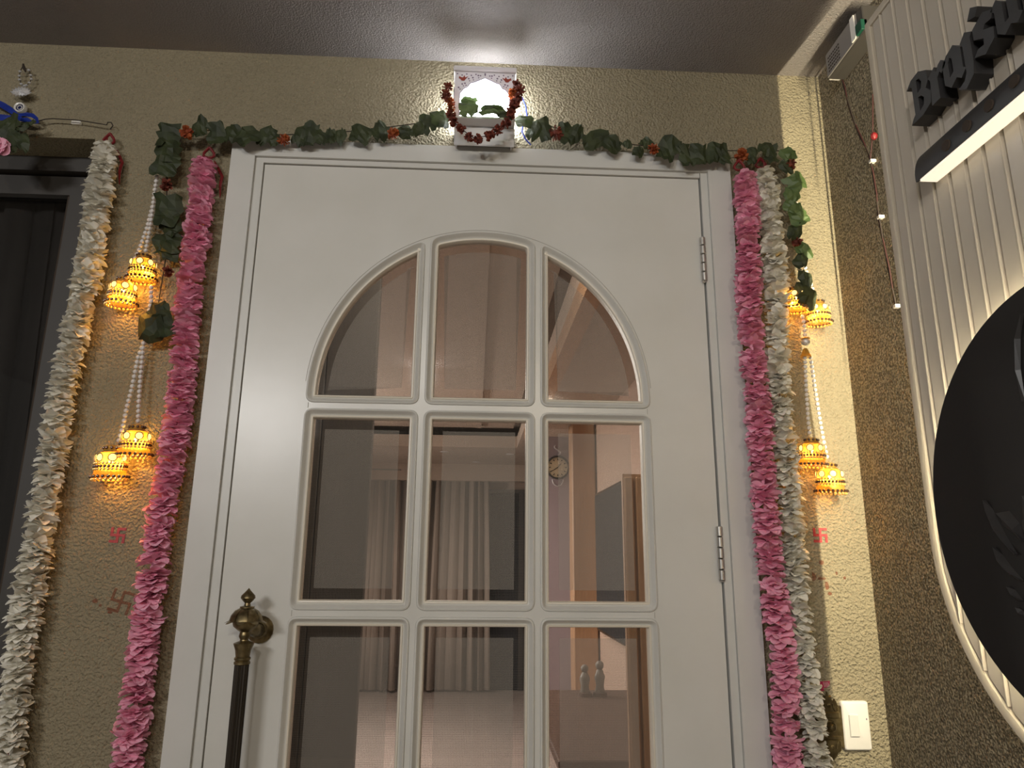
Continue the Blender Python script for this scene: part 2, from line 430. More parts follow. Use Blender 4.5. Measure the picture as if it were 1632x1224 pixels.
# ribbed dome with flared leaf tips
dm = MB()
for k in range(8):
    a0 = 2*PI*k/8; loops = []
    for r, y in ((.0115, 969), (.0205, 973), (.0275, 981), (.0300, 989), (.0385, 993)):
        wd = .36 if y < 990 else .10
        loops.append([(HX+(r+(.0015 if abs(t) < .01 else 0))*math.cos(a0+t), HY+(r+(.0015 if abs(t) < .01 else 0))*math.sin(a0+t), hz(y)) for t in (-wd, 0, wd)])
    dm.loft(loops, False)
dm.build('dome_leaves', 'brass', hd, smooth=True)
MB().lathe([(0.01000, hz(970)), (0.02000, hz(978)), (0.02438, hz(990)), (0.02188, hz(998)), (0.01375, hz(1004)), (0.00875, hz(1007)), (0.00975, hz(1011)), (0.01025, hz(1014)), (0.00750, hz(1019)), (0.00813, hz(1021)), (0.01875, hz(1025)), (0.01813, hz(1027)), (0.01437, hz(1036)), (0.01250, hz(1047))], (HX, HY, 0), 24).build('dome_core', 'brass', hd, smooth=True)
MB().lathe([(0.01188, hz(1046)), (0.01475, hz(1048)), (0.01475, hz(1051)), (0.01275, hz(1053)), (0.01475, hz(1055)), (0.01475, hz(1058)), (0.01125, hz(1060))], (HX, HY, 0), 20).build('collar_ring', 'brass', hd, smooth=True)
zc = hz(997)
MB().tube([(HX, HY, zc), (HX+.004, HY+.014, zc-.004), (HX+.010, HY+.026, zc-.010), (HX+.012, HY+.040, zc-.012), (HX+.012, LF+.002, zc-.012)], [.014, .014, .0135, .013, .014], 12).build('bracket', 'brass', hd, smooth=True)
MB().lathe([(.026, LF), (.026, LF-.004), (.022, LF-.008), (.017, LF-.010), (.014, LF-.016)], (HX+.012, 0, zc-.012), 20, 'Y').build('rosette', 'brass', hd, smooth=True)

# insect screen behind the door
sc = thing('insect_screen', (0, .06, 0), 'fine grey insect mesh screen hanging behind the door glass', 'screen')
MB().box(-.46, .46, .0598, .0602, .8, 2.3).build('screen_mesh', 'mesh', sc)
for a in ((-.50, -.46, .05, .07, .76, 2.34), (.46, .50, .05, .07, .76, 2.34), (-.46, .46, .05, .07, 2.30, 2.34), (-.46, .46, .05, .07, .76, .80)):
    MB().box(*a).build('screen_frame', 'frame', sc)

# ------------------------------------------------------------------ living room behind the glass
FARY = 7.37
mb = MB(); mb.box(-3.0, 1.6, .11, 7.6, -.05, .0)
fl = mb.build('floor_living_room', 'tile', label='pink beige tiled floor inside the living room', kind='structure')
gr = MB()
for k in range(-5, 3): gr.box(k*.6-.0015, k*.6+.0015, .12, FARY, 0, .0006)
for k in range(1, 13): gr.box(-3, 1.6, k*.6-.0015, k*.6+.0015, 0, .0006)
gr.build('tile_joints', 'seam', fl)
MB().box(-3.0, 1.6, FARY+.05, 7.6, 0, 2.9).build('wall_far', 'inwall2', label='beige far wall of the living room behind curtains', kind='structure')
MB().box(-3.1, -3.0, .11, 7.6, 0, 2.9).build('wall_living_left', 'inwall2', label='beige left wall of the living room', kind='structure')
MB().box(.98, 1.08, .11, 5.0, 0, 2.9).build('wall_living_right', 'inwall2', label='beige right wall of the living room', kind='structure')
MB().box(-3.0, 1.6, .105, .12, 2.42, 2.9).build('wall_living_front', 'inwall2', label='inner face of the entrance wall over the door', kind='structure')
ci = thing('ceiling_living_room', (0, 3, 2.6), 'pink beige tray ceiling of the living room', kind='structure')
mb = MB(); mb.prism([(-3.0, .11), (1.6, .11), (1.6, FARY-.25), (-3.0, FARY-.25)], [[(-2.6, .5), (-2.6, 5.75), (.40, 5.75), (.40, .5)]], lambda u, v, d: (u, v, d), 2.60, 2.72); mb.build('dropped_border', 'inceil', ci)
MB().box(-3.0, 1.6, .11, 7.6, 2.86, 2.95).build('upper_slab', 'inceil', ci)
MB().box(-2.55, .36, .53, 5.72, 2.80, 2.859).build('tray_panel', 'inceil', ci)
MB().box(-.03, .03, .6, 5.6, 2.775, 2.80).build('tray_strip', 'inceil', ci)
for x, y in ((-.36, 6.1), (-.02, 6.9), (.35, 6.2)):
    MB().lathe([(.045, 2.60), (.045, 2.594), (.03, 2.592)], (x, y, 0), 14).build('downlight', 'acry', ci)
MB().box(.40, .475, .5, 4.6, 2.50, 2.60).build('wooden_beam', 'wood', label='teak beam running along the living room ceiling edge', kind='structure')
MB().box(-3.0, 1.6, FARY-.25, FARY-.1, 2.40, 2.86).build('curtain_pelmet', 'inceil', label='beige pelmet over the living room curtains', cat='pelmet')
def curtain(name, x0, x1, y, zt, zb, folds, label, amp=.085, mt='curtain'):
    n = folds*8; top, bot = [], []
    mb = MB(); loops = []
    for z, sp in ((zt, .92), ((zt+zb)/2, 1.0), (zb, 1.05)):
        lp = []
        for k in range(n+1):
            t = k/n; xx = (x0+x1)/2+(t-.5)*(x1-x0)*sp
            ph = t*folds*2*PI
            lp.append((xx+.012*math.sin(ph*1.7+1), y+amp*(.6+.4*math.sin(t*9+1))*math.sin(ph+.8*math.sin(t*7)), z))
        loops.append(lp)
    mb.loft(loops, False)
    o = mb.build(name, mt, smooth=True)
    md = o.modifiers.new('thick', 'SOLIDIFY'); md.thickness = .006
    return tag(o, label, 'curtain', 'long living room curtains' if mt == 'curtain' else None)
curtain('curtain', -1.62, -.80, FARY-.15, 2.40, .03, 7, 'long taupe curtain seen behind the fan blade, left of the pair')
curtain('curtain', -.66, .18, FARY-.15, 2.40, .03, 8, 'long taupe pleated curtain seen through the middle pane, beside the night window')
wn = thing('window_2', (.45, FARY, 0), 'dark night window beside the living room curtain', kind='structure')
MB().box(.12, .95, FARY-.01, FARY+.05, 0, 2.28).build('window_pane', 'dkglass', wn)
MB().box(.52, .58, FARY-.04, FARY+.0, 0, 2.28).build('window_stile', 'winframe', wn)
MB().box(.12, .95, FARY-.04, FARY+.0, 2.28, 2.32).build('window_head', 'winframe', wn)
px_ = at(582, 900, 1.0).x
pt = thing('partition', (px_, 1.0, 0), 'dark grained wooden partition panel just inside the door', 'partition')
for k in range(5):
    MB().bbox(px_-.18*(k+1)+.001, px_-.18*k-.001, 1.0, 1.04, 0, 2.60, .003).build('plank', 'dkwood', pt)
fn = thing('ceiling_fan', (-1.40, 5.4, 2.32), 'brown ceiling fan with one blade showing past the partition', 'fan')
MB().lathe([(.02, .10), (.09, .09), (.11, .04), (.09, -.01), (.03, -.03)], (-1.40, 5.4, 2.32), 20).build('motor', 'dkwood', fn, smooth=True)
MB().tube([(-1.40, 5.4, 2.40), (-1.40, 5.4, 2.81)], .012, 8).build('downrod', 'dkwood', fn)
for a in (R(8), R(128), R(248)):
    d = Vector((math.cos(a), math.sin(a), 0)); nrm = Vector((-d.y, d.x, .2)).normalized(); c = Vector((-1.40, 5.4, 2.325))
    mb = MB(); lo = []
    for r, wd in ((.09, .025), (.2, .05), (.5, .06), (.62, .05), (.66, .02)):
        p = c+d*r; lo.append([p-nrm*wd, p+Vector((0, 0, .006)), p+nrm*wd, p-Vector((0, 0, .006))])
    mb.loft(lo, True, True, True); mb.build('blade', 'dkwood', fn)
MB().box(.57, 1.3, 5.0, 5.1, 0, 2.6).build('wall_lavender', 'inwall', label='lavender wall strip carrying the round clock', kind='structure')
cp = at(889, 745, 4.98)
ck = thing('wall_clock', cp, 'round cream wall clock in dark rim on lavender wall', 'clock')
MB().lathe([(.106, 5.0), (.110, 4.97), (.096, 4.962), (.092, 4.975)], (cp.x, 0, cp.z), 32, 'Y', caps=False).build('rim', 'black', ck, smooth=True)
MB().lathe([(.093, 4.985), (.093, 4.978), (.0001, 4.977)], (cp.x, 0, cp.z), 32, 'Y').build('dial', 'clock', ck)
for k in range(12):
    a = k*PI/6; dx, dz = math.sin(a), math.cos(a)
    MB().tube([(cp.x+dx*.066, 4.975, cp.z+dz*.066), (cp.x+dx*.082, 4.975, cp.z+dz*.082)], .0045, 4).build('hour_mark', 'black', ck)
for a, l in ((R(40), .045), (R(238), .072)):
    MB().tube([(cp.x, 4.972, cp.z), (cp.x+math.sin(a)*l, 4.972, cp.z+math.cos(a)*l)], .003, 4).build('clock_hand', 'black', ck)
MB().tube([(cp.x+.03*math.sin(t*.7), 4.985, cp.z+.11+.012*t) for t in range(0, 9)], .006, 5).build('scroll_top', 'silver', ck)
MB().tube([(cp.x+.05*math.cos(PI+PI*k/10), 4.985, cp.z-.11-.06*math.sin(PI*k/10)) for k in range(11)], .006, 5).build('scroll_bottom', 'silver', ck)
MB().bbox(at(912, 800, 4.3).x, .970, 4.3, 4.5, 0, 2.6, .01).build('wooden_pilaster', 'wood', label='tall teak pilaster right of the clock', cat='pilaster')
tv = thing('television', (.95, 3.6, 1.5), 'black wall mounted television seen edge on past the pilaster', 'television')
MB().bbox(.935, .975, 2.9, 4.15, .97, 2.0, .006).build('tv_body', 'screen', tv)
MB().box(.932, .936, 2.92, 4.13, .99, 1.98).build('tv_screen', 'dkglass', tv)
pw = thing('fluted_pilaster', (.60, 1.1, 0), 'low fluted teak panel close behind the right hand panes', 'panel')
MB().box(.525, .70, 1.06, 1.085, 0, 1.80).build('pilaster_core', 'wood', pw)
for k in range(4): MB().bbox(.528+k*.042, .562+k*.042, 1.045, 1.06, 0, 1.79, .005).build('fluted_strip', 'wood', pw)
tb = thing('console_table', (.45, 2.0, 0), 'long dark walnut table below the clock', 'table')
MB().bbox(.33, .95, 1.45, 2.95, .71, .75, .005).build('table_top', 'table', tb)
for x in (.38, .90):
    for y in (1.5, 2.9): MB().bbox(x-.03, x+.03, y-.03, y+.03, 0, .71, .004).build('leg', 'table', tb)
for i, (px, py, h, lab) in enumerate(((932, 1086, .17, 'pale ornament figurine on walnut table, nearer the clock wall strip'), (956, 1088, .19, 'taller pale ornament figurine on walnut table, right of its twin'))):
    p = at(px, py, 2.75)
    fg = thing('figurine', (p.x, 2.75, .75), lab, 'ornament', 'pale figurines on the table')
    MB().lathe([(.03, 0), (.032, .01), (.022, h*.3), (.03, h*.55), (.018, h*.72), (.008, h*.76)], (p.x, 2.75, .75), 14).build('figurine_body', 'vase', fg, smooth=True)
    MB().ball((p.x, 2.75, .75+h*.86), h*.13, 10, 8).build('figurine_head', 'vase', fg, smooth=True)
    MB().lathe([(.04, 0), (.042, -.0), (.038, .02), (.03, .022)], (p.x, 2.75, .75), 14).build('figurine_base', 'table', fg)

# ------------------------------------------------------------------ left window
wd = thing('window_1', (-1.4, .09, .9), 'dark framed window with drawn dark curtain left of the door', kind='structure')
zt = at(60, 311, .09).z
MB().box(-2.1, -.893, .07, .12, zt+.055, 2.47).build('window_head', 'winframe', wd)
MB().box(-2.1, -.893, .085, .12, zt, zt+.048).build('window_rail', 'winframe', wd)
MB().box(-2.1, -.893, .1, .12, zt+.047, zt+.056).build('window_groove', 'gap', wd)
MB().box(-.985, -.893, .08, .12, .9, zt).build('window_stile', 'winframe', wd)
MB().box(-.995, -.985, .09, .12, .9, zt).build('window_stile_lip', 'gap', wd)
MB().box(-2.1, -.985, .105, .109, .9, zt).build('window_pane', 'glass', wd)
curtain('curtain', -2.1, -.92, .17, 2.46, .85, 12, 'dark charcoal curtain behind the left window glass', .012, 'dkcurt')
MB().box(-2.15, -.86, .24, .26, .8, 2.55).build('wall_bedroom', 'inwall2', label='dim wall behind the left window curtain', kind='structure')
MB().box(-2.2, -.80, .11, .12, 2.425, 2.7).build('trim_2', 'wall', label='inner lintel over the left window', kind='structure')

# ------------------------------------------------------------------ fluted sign on the side wall
PX = .73; SY0, SY1 = -.371, -1.051; SZT = 2.507; SCY, SCZ, SR = -.711, 1.545, .340
sign = thing('name_sign', (PX, SCY, SCZ-SR), 'ivory fluted wall sign with black lettering, flute and round disc', 'sign')
def sz(y): return SCZ-math.sqrt(max((SR-.0175)**2-(y-SCY)**2, 0))
outl = [(SY0, SZT), (SY1, SZT)]+[(SCY-SR*math.cos(PI*k/48), SCZ-SR*math.sin(PI*k/48)) for k in range(49)]
MB().prism(outl, [], YZ, .7375, .762).build('backing_board', 'panelrim', sign)
MB().loft([[(X, u, v) for u, v in inset(outl, d)] for X, d in ((.7376, 0), (.7285, 0), (.7270, .0012), (.7262, .0135), (.7275, .0155), (.7345, .0172), (.7376, .0172))]).build('border_frame', 'panelrim', sign, smooth=True)
y = SY0-.0225; k = 0
while y > SY1+.03:
    wdt = .026 if k == 0 else .0335
    y1 = max(y-wdt, SY1+.0185); n = 6
    pf = [(.7375, y), (.7297, y)]+[(.7297, y+(y1+.005-y)*i/5) for i in range(1, 6)]+[(.7272, y1+.0028), (.7264, y1+.0012), (.7268, y1+.0002), (.7375, y1)]
    MB().loft([[(u, v, SZT-.0175) for u, v in pf], [(u, v, sz(v)+.004) for u, v in pf]], True, True, True).build('slat', 'panel', sign)
    y = y1-.0045; k += 1
# disc
DX = .700
DCY, DCZ, DR = -.7166, 1.5695, .2815
ds = MB().prism(circ(DCY, DCZ, DR, 96), [], YZ, DX, DX+.006).build('disc', 'disc', sign)
MB().prism(circ(DCY, DCZ, .20, 48), [], YZ, DX+.006, .732).build('disc_spacer', 'char', ds)
MB().prism(circ(DCY, DCZ, DR-.018, 64), [circ(DCY, DCZ, DR-.026, 64)], YZ, DX+.007, DX+.011).build('led_ring', 'led', ds)
def barb(pts, wmax):
    pts = [Vector(p) for p in pts]; lo = []
    n = len(pts)
    for i, p in enumerate(pts):
        t = (pts[min(i+1, n-1)]-pts[max(i-1, 0)]).normalized(); nn = Vector((-t.y, t.x)); wv = wmax*max(math.sin(PI*(i/(n-1))**.8*.97+.03), .04)
        a, b = p+nn*wv, p-nn*wv
        lo.append([(DX, a.x, a.y), (DX-.005, p.x+nn.x*wv*.25, p.y+nn.y*wv*.25), (DX, b.x, b.y)])
    return MB().loft(lo, False)
def dpt(x, y): q = atX(x, y, DX); return (q.y, q.z)
for ln, wv in (([(1571, 797), (1577, 815), (1588, 840), (1603, 862), (1622, 884)], .009), ([(1592, 818), (1604, 826), (1620, 842), (1634, 862)], .012),
               ([(1587, 872), (1594, 890), (1610, 910), (1632, 926)], .008), ([(1609, 935), (1616, 946), (1632, 958)], .006), ([(1623, 968), (1628, 976), (1640, 984)], .004),
               ([(1632, 500), (1623, 540), (1624, 590), (1634, 640)], .004), ([(1634, 790), (1640, 840), (1650, 880)], .012)):
    barb([dpt(*q) for q in ln], wv).build('feather_barb', 'relief', ds)
# flute
fy0 = atX(1470, 267, .712).y
prof = [(.7265-.029*math.sin(R(100*k/12)), 2.105+.047*math.cos(R(100*k/12))) for k in range(13)]
inner = [(.7265+(x-.7265)*.86, 2.105+(z-2.105)*.90) for x, z in prof]
def ext(prof, y0, y1): return [[(x, y0, z) for x, z in prof], [(x, y1, z) for x, z in prof]]
fo = MB().loft(ext(prof+inner[::-1], fy0, -1.02), True, True, True).build('flute', 'char', sign, smooth=True)
MB().box(.6985, .7258, -1.018, fy0-.010, 2.093, 2.0968).build('flute_light_bar', 'ledbar', fo)
MB().box(.7020, .7255, -1.019, fy0-.002, 2.0975, 2.112).build('flute_channel', 'acry', fo)
for q in ((1514, 232), (1547, 201), (1582, 169), (1622, 130)):
    p = atX(*q, .7025)
    xs = .7265-.029*math.sqrt(max(0, 1-((p.z-2.105)/.047)**2))
    MB().lathe([(.0001, -.0031), (.0085, -.003), (.0085, .009)], (xs, p.y, p.z), 20, 'X').build('finger_hole', 'gap', fo)
# lettering, drawn on a unit grid: x to the reader's right, z up
GL = {
 'B': ([(-.06, 0), (.34, 0), (.62, .10), (.66, .34), (.52, .50), (.62, .62), (.60, .86), (.36, 1.0), (.10, .97), (-.08, .84), (.04, .84), (.10, .8), (.10, .16), (.02, .10)], [[(.26, .14), (.40, .20), (.44, .34), (.36, .44), (.26, .46)], [(.26, .56), (.38, .60), (.42, .72), (.36, .84), (.26, .86)]]),
 'r': ([(.04, 0), (.30, 0), (.30, .46), (.38, .54), (.44, .46), (.60, .60), (.46, .74), (.36, .70), (.28, .60), (.24, .74), (.02, .62), (.08, .54)], []),
 'a': ([(.06, .14), (.22, -.02), (.40, .08), (.52, -.02), (.68, .10), (.60, .16), (.60, .60), (.42, .78), (.20, .70), (.06, .56)], [[(.22, .20), (.34, .26), (.34, .54), (.28, .60), (.22, .52)]]),
 'j': ([(-.14, -.20), (.06, -.32), (.30, -.16), (.34, .10), (.34, .58), (.40, .66), (.22, .78), (.06, .64), (.12, .56), (.12, -.02), (.04, -.14)], []),
 's': ([(.00, .10), (.26, -.02), (.52, .12), (.54, .34), (.30, .46), (.36, .54), (.52, .52), (.58, .66), (.34, .80), (.04, .66), (.04, .44), (.28, .30), (.26, .18), (.10, .20)], []),
 'u': ([(.10, .12), (.26, -.02), (.42, .08), (.56, -.02), (.70, .10), (.62, .18), (.62, .62), (.52, .76), (.40, .62), (.40, .22), (.30, .20), (.30, .62), (.18, .76), (.02, .64), (.10, .56)], []),
 'n': ([(.08, 0), (.28, 0), (.28, .52), (.40, .56), (.40, .06), (.54, -.02), (.66, .08), (.60, .62), (.48, .76), (.28, .64), (.20, .76), (.02, .64), (.08, .56)], []),
}
lb = atX(1456, 198, .70); hgt = (atX(1466, 112, .70).z-lb.z)*1.02; yy = lb.y
for ch, adv in (('B', .60), ('r', .42), ('a', .54), ('j', .38), ('s', .50), ('u', .64), ('n', .66)):
    ou, ho = GL[ch]
    f = lambda l: [(yy-u*hgt*.98, lb.z+v*hgt) for u, v in l]
    o = MB().prism(f(ou), [f(h) for h in ho], YZ, .700, .7295).build('letter', 'char', sign, label='black letter '+ch)
    yy -= adv*hgt*.98
MB().prism([(lb.y-1.86*hgt, lb.z+.92*hgt), (lb.y-2.06*hgt, lb.z+.86*hgt), (lb.y-2.16*hgt, lb.z+1.0*hgt), (lb.y-1.98*hgt, lb.z+1.12*hgt)], [], YZ, .700, .7295).build('letter_dot', 'char', sign)
for yq in (-.42, -.99):
    for zq in (2.42, 1.72): MB().lathe([(.008, .762), (.008, CX)], (0, yq, zq), 10, 'X').build('standoff', 'steel', sign)
# driver and wires
dv = thing('led_driver', (CX-.02, -.2, 2.56), 'grey vented power supply box under the ceiling beside the sign', 'power supply')
MB().bbox(.782, CX, -.285, -.128, 2.572, 2.635, .002).build('casing', 'winframe', dv)
MB().bbox(.780, .783, -.262, -.130, 2.574, 2.633, .001).build('vented_cover', 'driver', dv)
for r_ in range(5):
    for c_ in range(7):
        q = Vector((.7795, -.142-c_*.0075, 2.583+r_*.0085))
        MB().box(q.x-.0003, q.x+.001, q.y-.0022, q.y+.0022, q.z-.0016, q.z+.0016).build('vent_hole', 'gap', dv)
MB().bbox(.776, .79, -.285, -.262, 2.575, 2.60, .001).build('terminal', 'green', dv)
MB().box(.777, .781, -.258, -.243, 2.575, 2.632).build('sticker', 'plate', dv)
MB().bbox(.79, .815, -.128, -.117, 2.578, 2.61, .001).build('mount_tab', 'plate', dv)
def sidepath(pts, X): return [atX(x, y, X) for x, y in pts]
wr = thing('sign_wire', atX(1340, 124, .80), 'red and black twisted wire running down from the power supply', 'wire')
pth = sidepath([(1341, 122), (1346, 140), (1352, 165), (1360, 190), (1370, 215), (1381, 236), (1387, 252), (1391, 275), (1397, 310), (1400, 345), (1408, 385), (1417, 430), (1427, 485)], .815)
for s in (0, 1):
    MB().tube([p+Vector((0, .0022*math.sin(i*1.9+s*PI), .0)) for i, p in enumerate(pth)], .0017, 5).build('strand', 'wire' if s else 'thread', wr)
MB().tube(sidepath([(1391, 150), (1391, 200), (1389, 235), (1387, 252)], .80), .0015, 5).build('strand', 'wire', wr)
for q in ((1389, 257), (1402, 346), (1428, 488)):
    p = atX(*q, .815); MB().bbox(p.x-.004, p.x+.008, p.y-.005, p.y+.005, p.z-.0035, p.z+.0035, .001).build('clip', 'rocker', wr)
p = atX(1393, 217, .80); MB().ball(p, .007, 8, 6, (1, 1, 1.2)).build('connector', 'red', wr)

# ------------------------------------------------------------------ garlands
def petal(mb, a, el, L, wd, r0, z0, cup, rg, point=.0):
    d = Vector((math.cos(a), math.sin(a), 0)); s = Vector((-math.sin(a), math.cos(a), 0)); u = Vector((0, 0, 1))
    tw = rg.uniform(-.28, .28)
    s2 = s*math.cos(tw)+u*math.sin(tw); loops = []
    prof = ((0, .3), (.28, .8), (.58, 1.0), (.84, .86-point*.40), (1.0, .42-point*.36))
    for t, wv in prof:
        e = el-cup*t*t
        c = d*(r0+L*t*math.cos(el-cup*t*.5))+u*(z0+L*t*math.sin(el-cup*t*.5))
        h = wd*.5*wv
        up2 = (u*math.cos(el)-d*math.sin(el))
        loops.append([c-s2*h+up2*(h*.35), c-s2*h*.5, c, c+s2*h*.5, c+s2*h+up2*(h*.35)] if False else [c-s2*h+up2*(h*.38), c, c+s2*h+up2*(h*.38)])
    mb.loft(loops, False)
def blossom_mesh(name, mt, seed, point, L=.030, n=11):
    rg = random.Random(seed); mb = MB()
    for k in range(n):
        petal(mb, 2*PI*(k+rg.uniform(-.3, .3))/n, rg.uniform(-.22, .28), L*rg.uniform(.84, 1.08), (.027-.005*point)*rg.uniform(.85, 1.12), .003, rg.uniform(-.003, .003), rg.uniform(-.1, .75), rg, point)
    for k in range(7):
        petal(mb, 2*PI*(k+rg.uniform(-.3, .3))/7, rg.uniform(.2, .6), L*rg.uniform(.78, .98), (.025-.005*point)*rg.uniform(.85, 1.1), .002, .002+rg.uniform(0, .004), rg.uniform(0, .8), rg, point)
    mb.lathe([(.0035, -.010), (.0035, .010)], (0, 0, 0), 6)
    return mb.mesh(name, mt, (0, 0, 0), True)
def garland(label, x, ztop, zbot, yc, mt, seed, point, pxw=1.0):
    g = thing('flower_garland', (x, yc, zbot), label, 'garland', 'fabric flower garlands beside the door')
    rg = random.Random(seed)
    var = [blossom_mesh('blossom', mt, seed*10+i, point) for i in range(5)]
    z = ztop-.016; k = 0
    sway = lambda z: .006*math.sin(z*5+seed)+.003*math.sin(z*13+seed*2)
    while z > zbot:
        sc_ = rg.uniform(.94, 1.12)*pxw*(.72 if k == 0 else .9 if k == 1 else 1)
        link('blossom', var[rg.randrange(5)], g, (sway(z), rg.uniform(-.002, .002), z-zbot), (rg.uniform(-.22, .22)+(PI if rg.random() < .25 else 0), rg.uniform(-.22, .22), rg.uniform(0, 6.28)), (sc_, sc_*.88, sc_))
        z -= .0140*rg.uniform(.8, 1.2); k += 1
    MB().tube([(x+sway(z_), yc, z_) for z_ in [ztop+.01-(ztop-zbot+.01)*i/30 for i in range(31)]], .0018, 5).build('thread', 'red', g)
    # red ribbon loop at the top
    lo = [(x+.004*math.sin(t*2)+.010*math.sin(t), yc+.012, ztop+.002+.013*(1-math.cos(t))) for t in [2*PI*i/14 for i in range(15)]]
    MB().tube(lo, .0032, 6).build('ribbon_loop', 'red', g)
    s = 1 if x < 0 else 1
    MB().tube([(x+.010+.022*min(i, 3)/3, yc+.02+.004*math.sin(i), ztop-.013*i) for i in range(8)], [.001, .003, .0035, .0035, .0035, .003, .002, .001], 5).build('ribbon_tail', 'red', g)
    return g
garland('cream fabric flower garland hanging over the left window edge', -.848, 2.395, 1.02, -.048, 'cream', 3, .6, 1.0)
garland('pink fabric flower garland left of the door beside bell strings', -.623, 2.368, 1.02, -.050, 'pink', 5, .0, .96)
garland('pink fabric flower garland on the right door casing', .588, 2.372, 1.02, -.070, 'pink', 8, .0, .92)
garland('cream fabric flower garland right of the door next to the pink one', .648, 2.392, 1.02, -.050, 'cream', 9, .35, .92)

# ------------------------------------------------------------------ leaf toran
def marigold_mesh(name, mt, seed):
    rg = random.Random(seed); mb = MB()
    for k in range(46):
        a = rg.uniform(0, 6.28); h = rg.uniform(-1, 1); d = Vector((math.sqrt(1-h*h)*math.cos(a), math.sqrt(1-h*h)*math.sin(a), h))
        s = d.cross(Vector((.3, .5, .8))).normalized(); t = d.cross(s); r0, r1 = .004, .0115*rg.uniform(.75, 1.15)
        w0, w1 = .0018, .0032
        mb.loft([[d*r0-s*w0, d*r0+t*.0006, d*r0+s*w0], [d*(r0+r1)*.6-s*w1, d*(r0+r1)*.6+t*.0018, d*(r0+r1)*.6+s*w1], [d*r1-s*w1*.7+t*.001, d*r1+t*.003, d*r1+s*w1*.7+t*.001]], False)
    mb.ball((0, 0, 0), .0055, 8, 5)
    return mb.mesh(name, mt, (0, 0, 0))
MG = [marigold_mesh('marigold', 'mari', i) for i in range(2)]+[marigold_mesh('marigold', 'maridark', 5)]
def leaf_mb(w_, h_, rg, c, rot, curl):   # a stiff dried leaf folded along its midrib, edges nibbled and crinkled
    nu, nv = 4, 5; c = Vector(c); loops = []
    ca, sa = math.cos(rot), math.sin(rot); kind = rg.random(); mid = rg.uniform(-.25, .25)
    fold = rg.uniform(.15, .55)*w_; roll = rg.uniform(-.3, .5)*h_
    for j in range(nv+1):
        v = j/nv; lp = []
        wid = (.9, 1.0, 1.0, .98, .92, .78)[j] if kind < .55 else (.45, .8, 1.0, .95, .75, .30)[j]
        for i in range(nu+1):
            u = i/nu*2-1; edge = 1 if i in (0, nu) or j in (0, nv) else 0
            x = (u*.5+rg.uniform(-.05, .05)*(1+edge*1.3))*w_*wid+mid*w_*.2*math.sin(PI*v)
            z = (.5-v+rg.uniform(-.04, .04)*(1+edge*1.2))*h_
            y_ = -fold*(.5-abs(u-mid)*.5)-roll*(v-.5)**2*1.6+rg.uniform(-.07, .07)*w_
            lp.append((c.x+x*ca+z*sa, c.y+max(y_, -.03), c.z-x*sa+z*ca))
        loops.append(lp)
    return MB().loft(loops, False)
TL = [(268,215,38,40,0),(268,243,40,36,0),(263,268,42,34,5),
 (320,205,26,40,8),(345,215,30,42,-5),(370,214,32,34,10),(398,222,38,30,-25),(424,216,28,38,35),(436,222,26,22,60),(480,216,26,36,30),(494,216,26,44,10),(510,219,22,30,-20),(526,219,24,28,0),(543,218,20,30,5),
 (575,216,34,32,15),(606,210,32,40,-5),(648,211,30,26,-40),(664,206,24,28,20),(676,198,24,38,10),(700,197,32,34,0),
 (838,196,30,22,0),(852,206,28,42,20),(868,208,22,42,-10),(902,215,36,44,-10),(918,216,26,40,25),(948,225,34,50,60),(976,233,30,28,30),(1000,230,18,16,60),(1016,244,18,18,20),(1029,230,20,20,50),
 (1063,241,34,44,28),(1091,250,20,40,-8),(1112,249,28,40,0),(1136,247,26,40,10),(1152,248,24,38,-10),(1198,250,18,32,5),(1221,240,38,30,60),(1228,250,22,30,-10)]
TR = [(1257,248,30,28,20),(1254,266,26,30,0),(1268,291,36,32,-30),(1262,312,32,30,50),(1263,332,34,22,20),(1270,344,32,36,-20),(1265,370,24,34,30),(1279,404,30,22,50),(1275,417,26,26,0),(1283,445,38,22,80),(1282,473,48,30,70)]
TLd = [(268,338,46,52,0),(272,360,34,46,-25),(266,388,44,36,5),(268,402,30,30,0)]
TLe = [(255,497,36,32,30),(243,523,52,44,40),(262,520,34,40,-20)]
tor = thing('leaf_toran', (0, -.05, 2.42), 'dried mango leaf and marigold toran strung over the door', 'toran')
def put_leaf(x, y, w_, h_, a, Y, root, mt='leaf'):
    p = at(x, y, Y); s = (Y-CAM.y)/1131*1.02
    o = leaf_mb(w_*s*1.05, h_*s*1.05, rnd, p, R(a), rnd.uniform(.15, .3)).build('leaf', mt, root)
    # crease along the midrib stays sharp because the leaf is flat shaded
    return o
def put_flower(x, y, dpx, Y, root, k=0):
    p = at(x, y, Y); sc_ = dpx/1131*(Y-CAM.y)/.023
    return link('marigold', MG[k], root, p-ORG[root.name], (rnd.uniform(0, 6), rnd.uniform(0, 6), 0), (sc_,)*3)
for q in TL: put_leaf(*q, -.052, tor)
for q in TLd: put_leaf(*q, -.045, tor)
for q in TLe: put_leaf(*q, -.05, tor)
for i, q in enumerate(TR): put_leaf(*q, -.062, tor, 'leaf2' if i in (0, 2, 3, 4, 5, 7) else 'leaf')
for x, y, d, k in ((298, 210, 24, 0), (265, 295, 22, 2), (268, 433, 19, 2), (452, 222, 22, 0), (627, 213, 22, 0), (886, 212, 26, 2), (1041, 238, 20, 0), (1181, 247, 26, 0), (1259, 263, 24, 2), (1270, 386, 20, 2)):
    put_flower(x, y, d, -.06, tor, k)
MB().tube([at(x, y, -.04) for x, y in ((268, 205), (300, 210), (345, 207), (430, 215), (520, 213), (600, 205), (700, 192))], .0012, 5).build('string', 'thread', tor)
MB().tube([at(x, y, -.04) for x, y in ((838, 192), (900, 207), (980, 228), (1060, 235), (1150, 240), (1240, 240), (1262, 250))], .0012, 5).build('string', 'thread', tor)
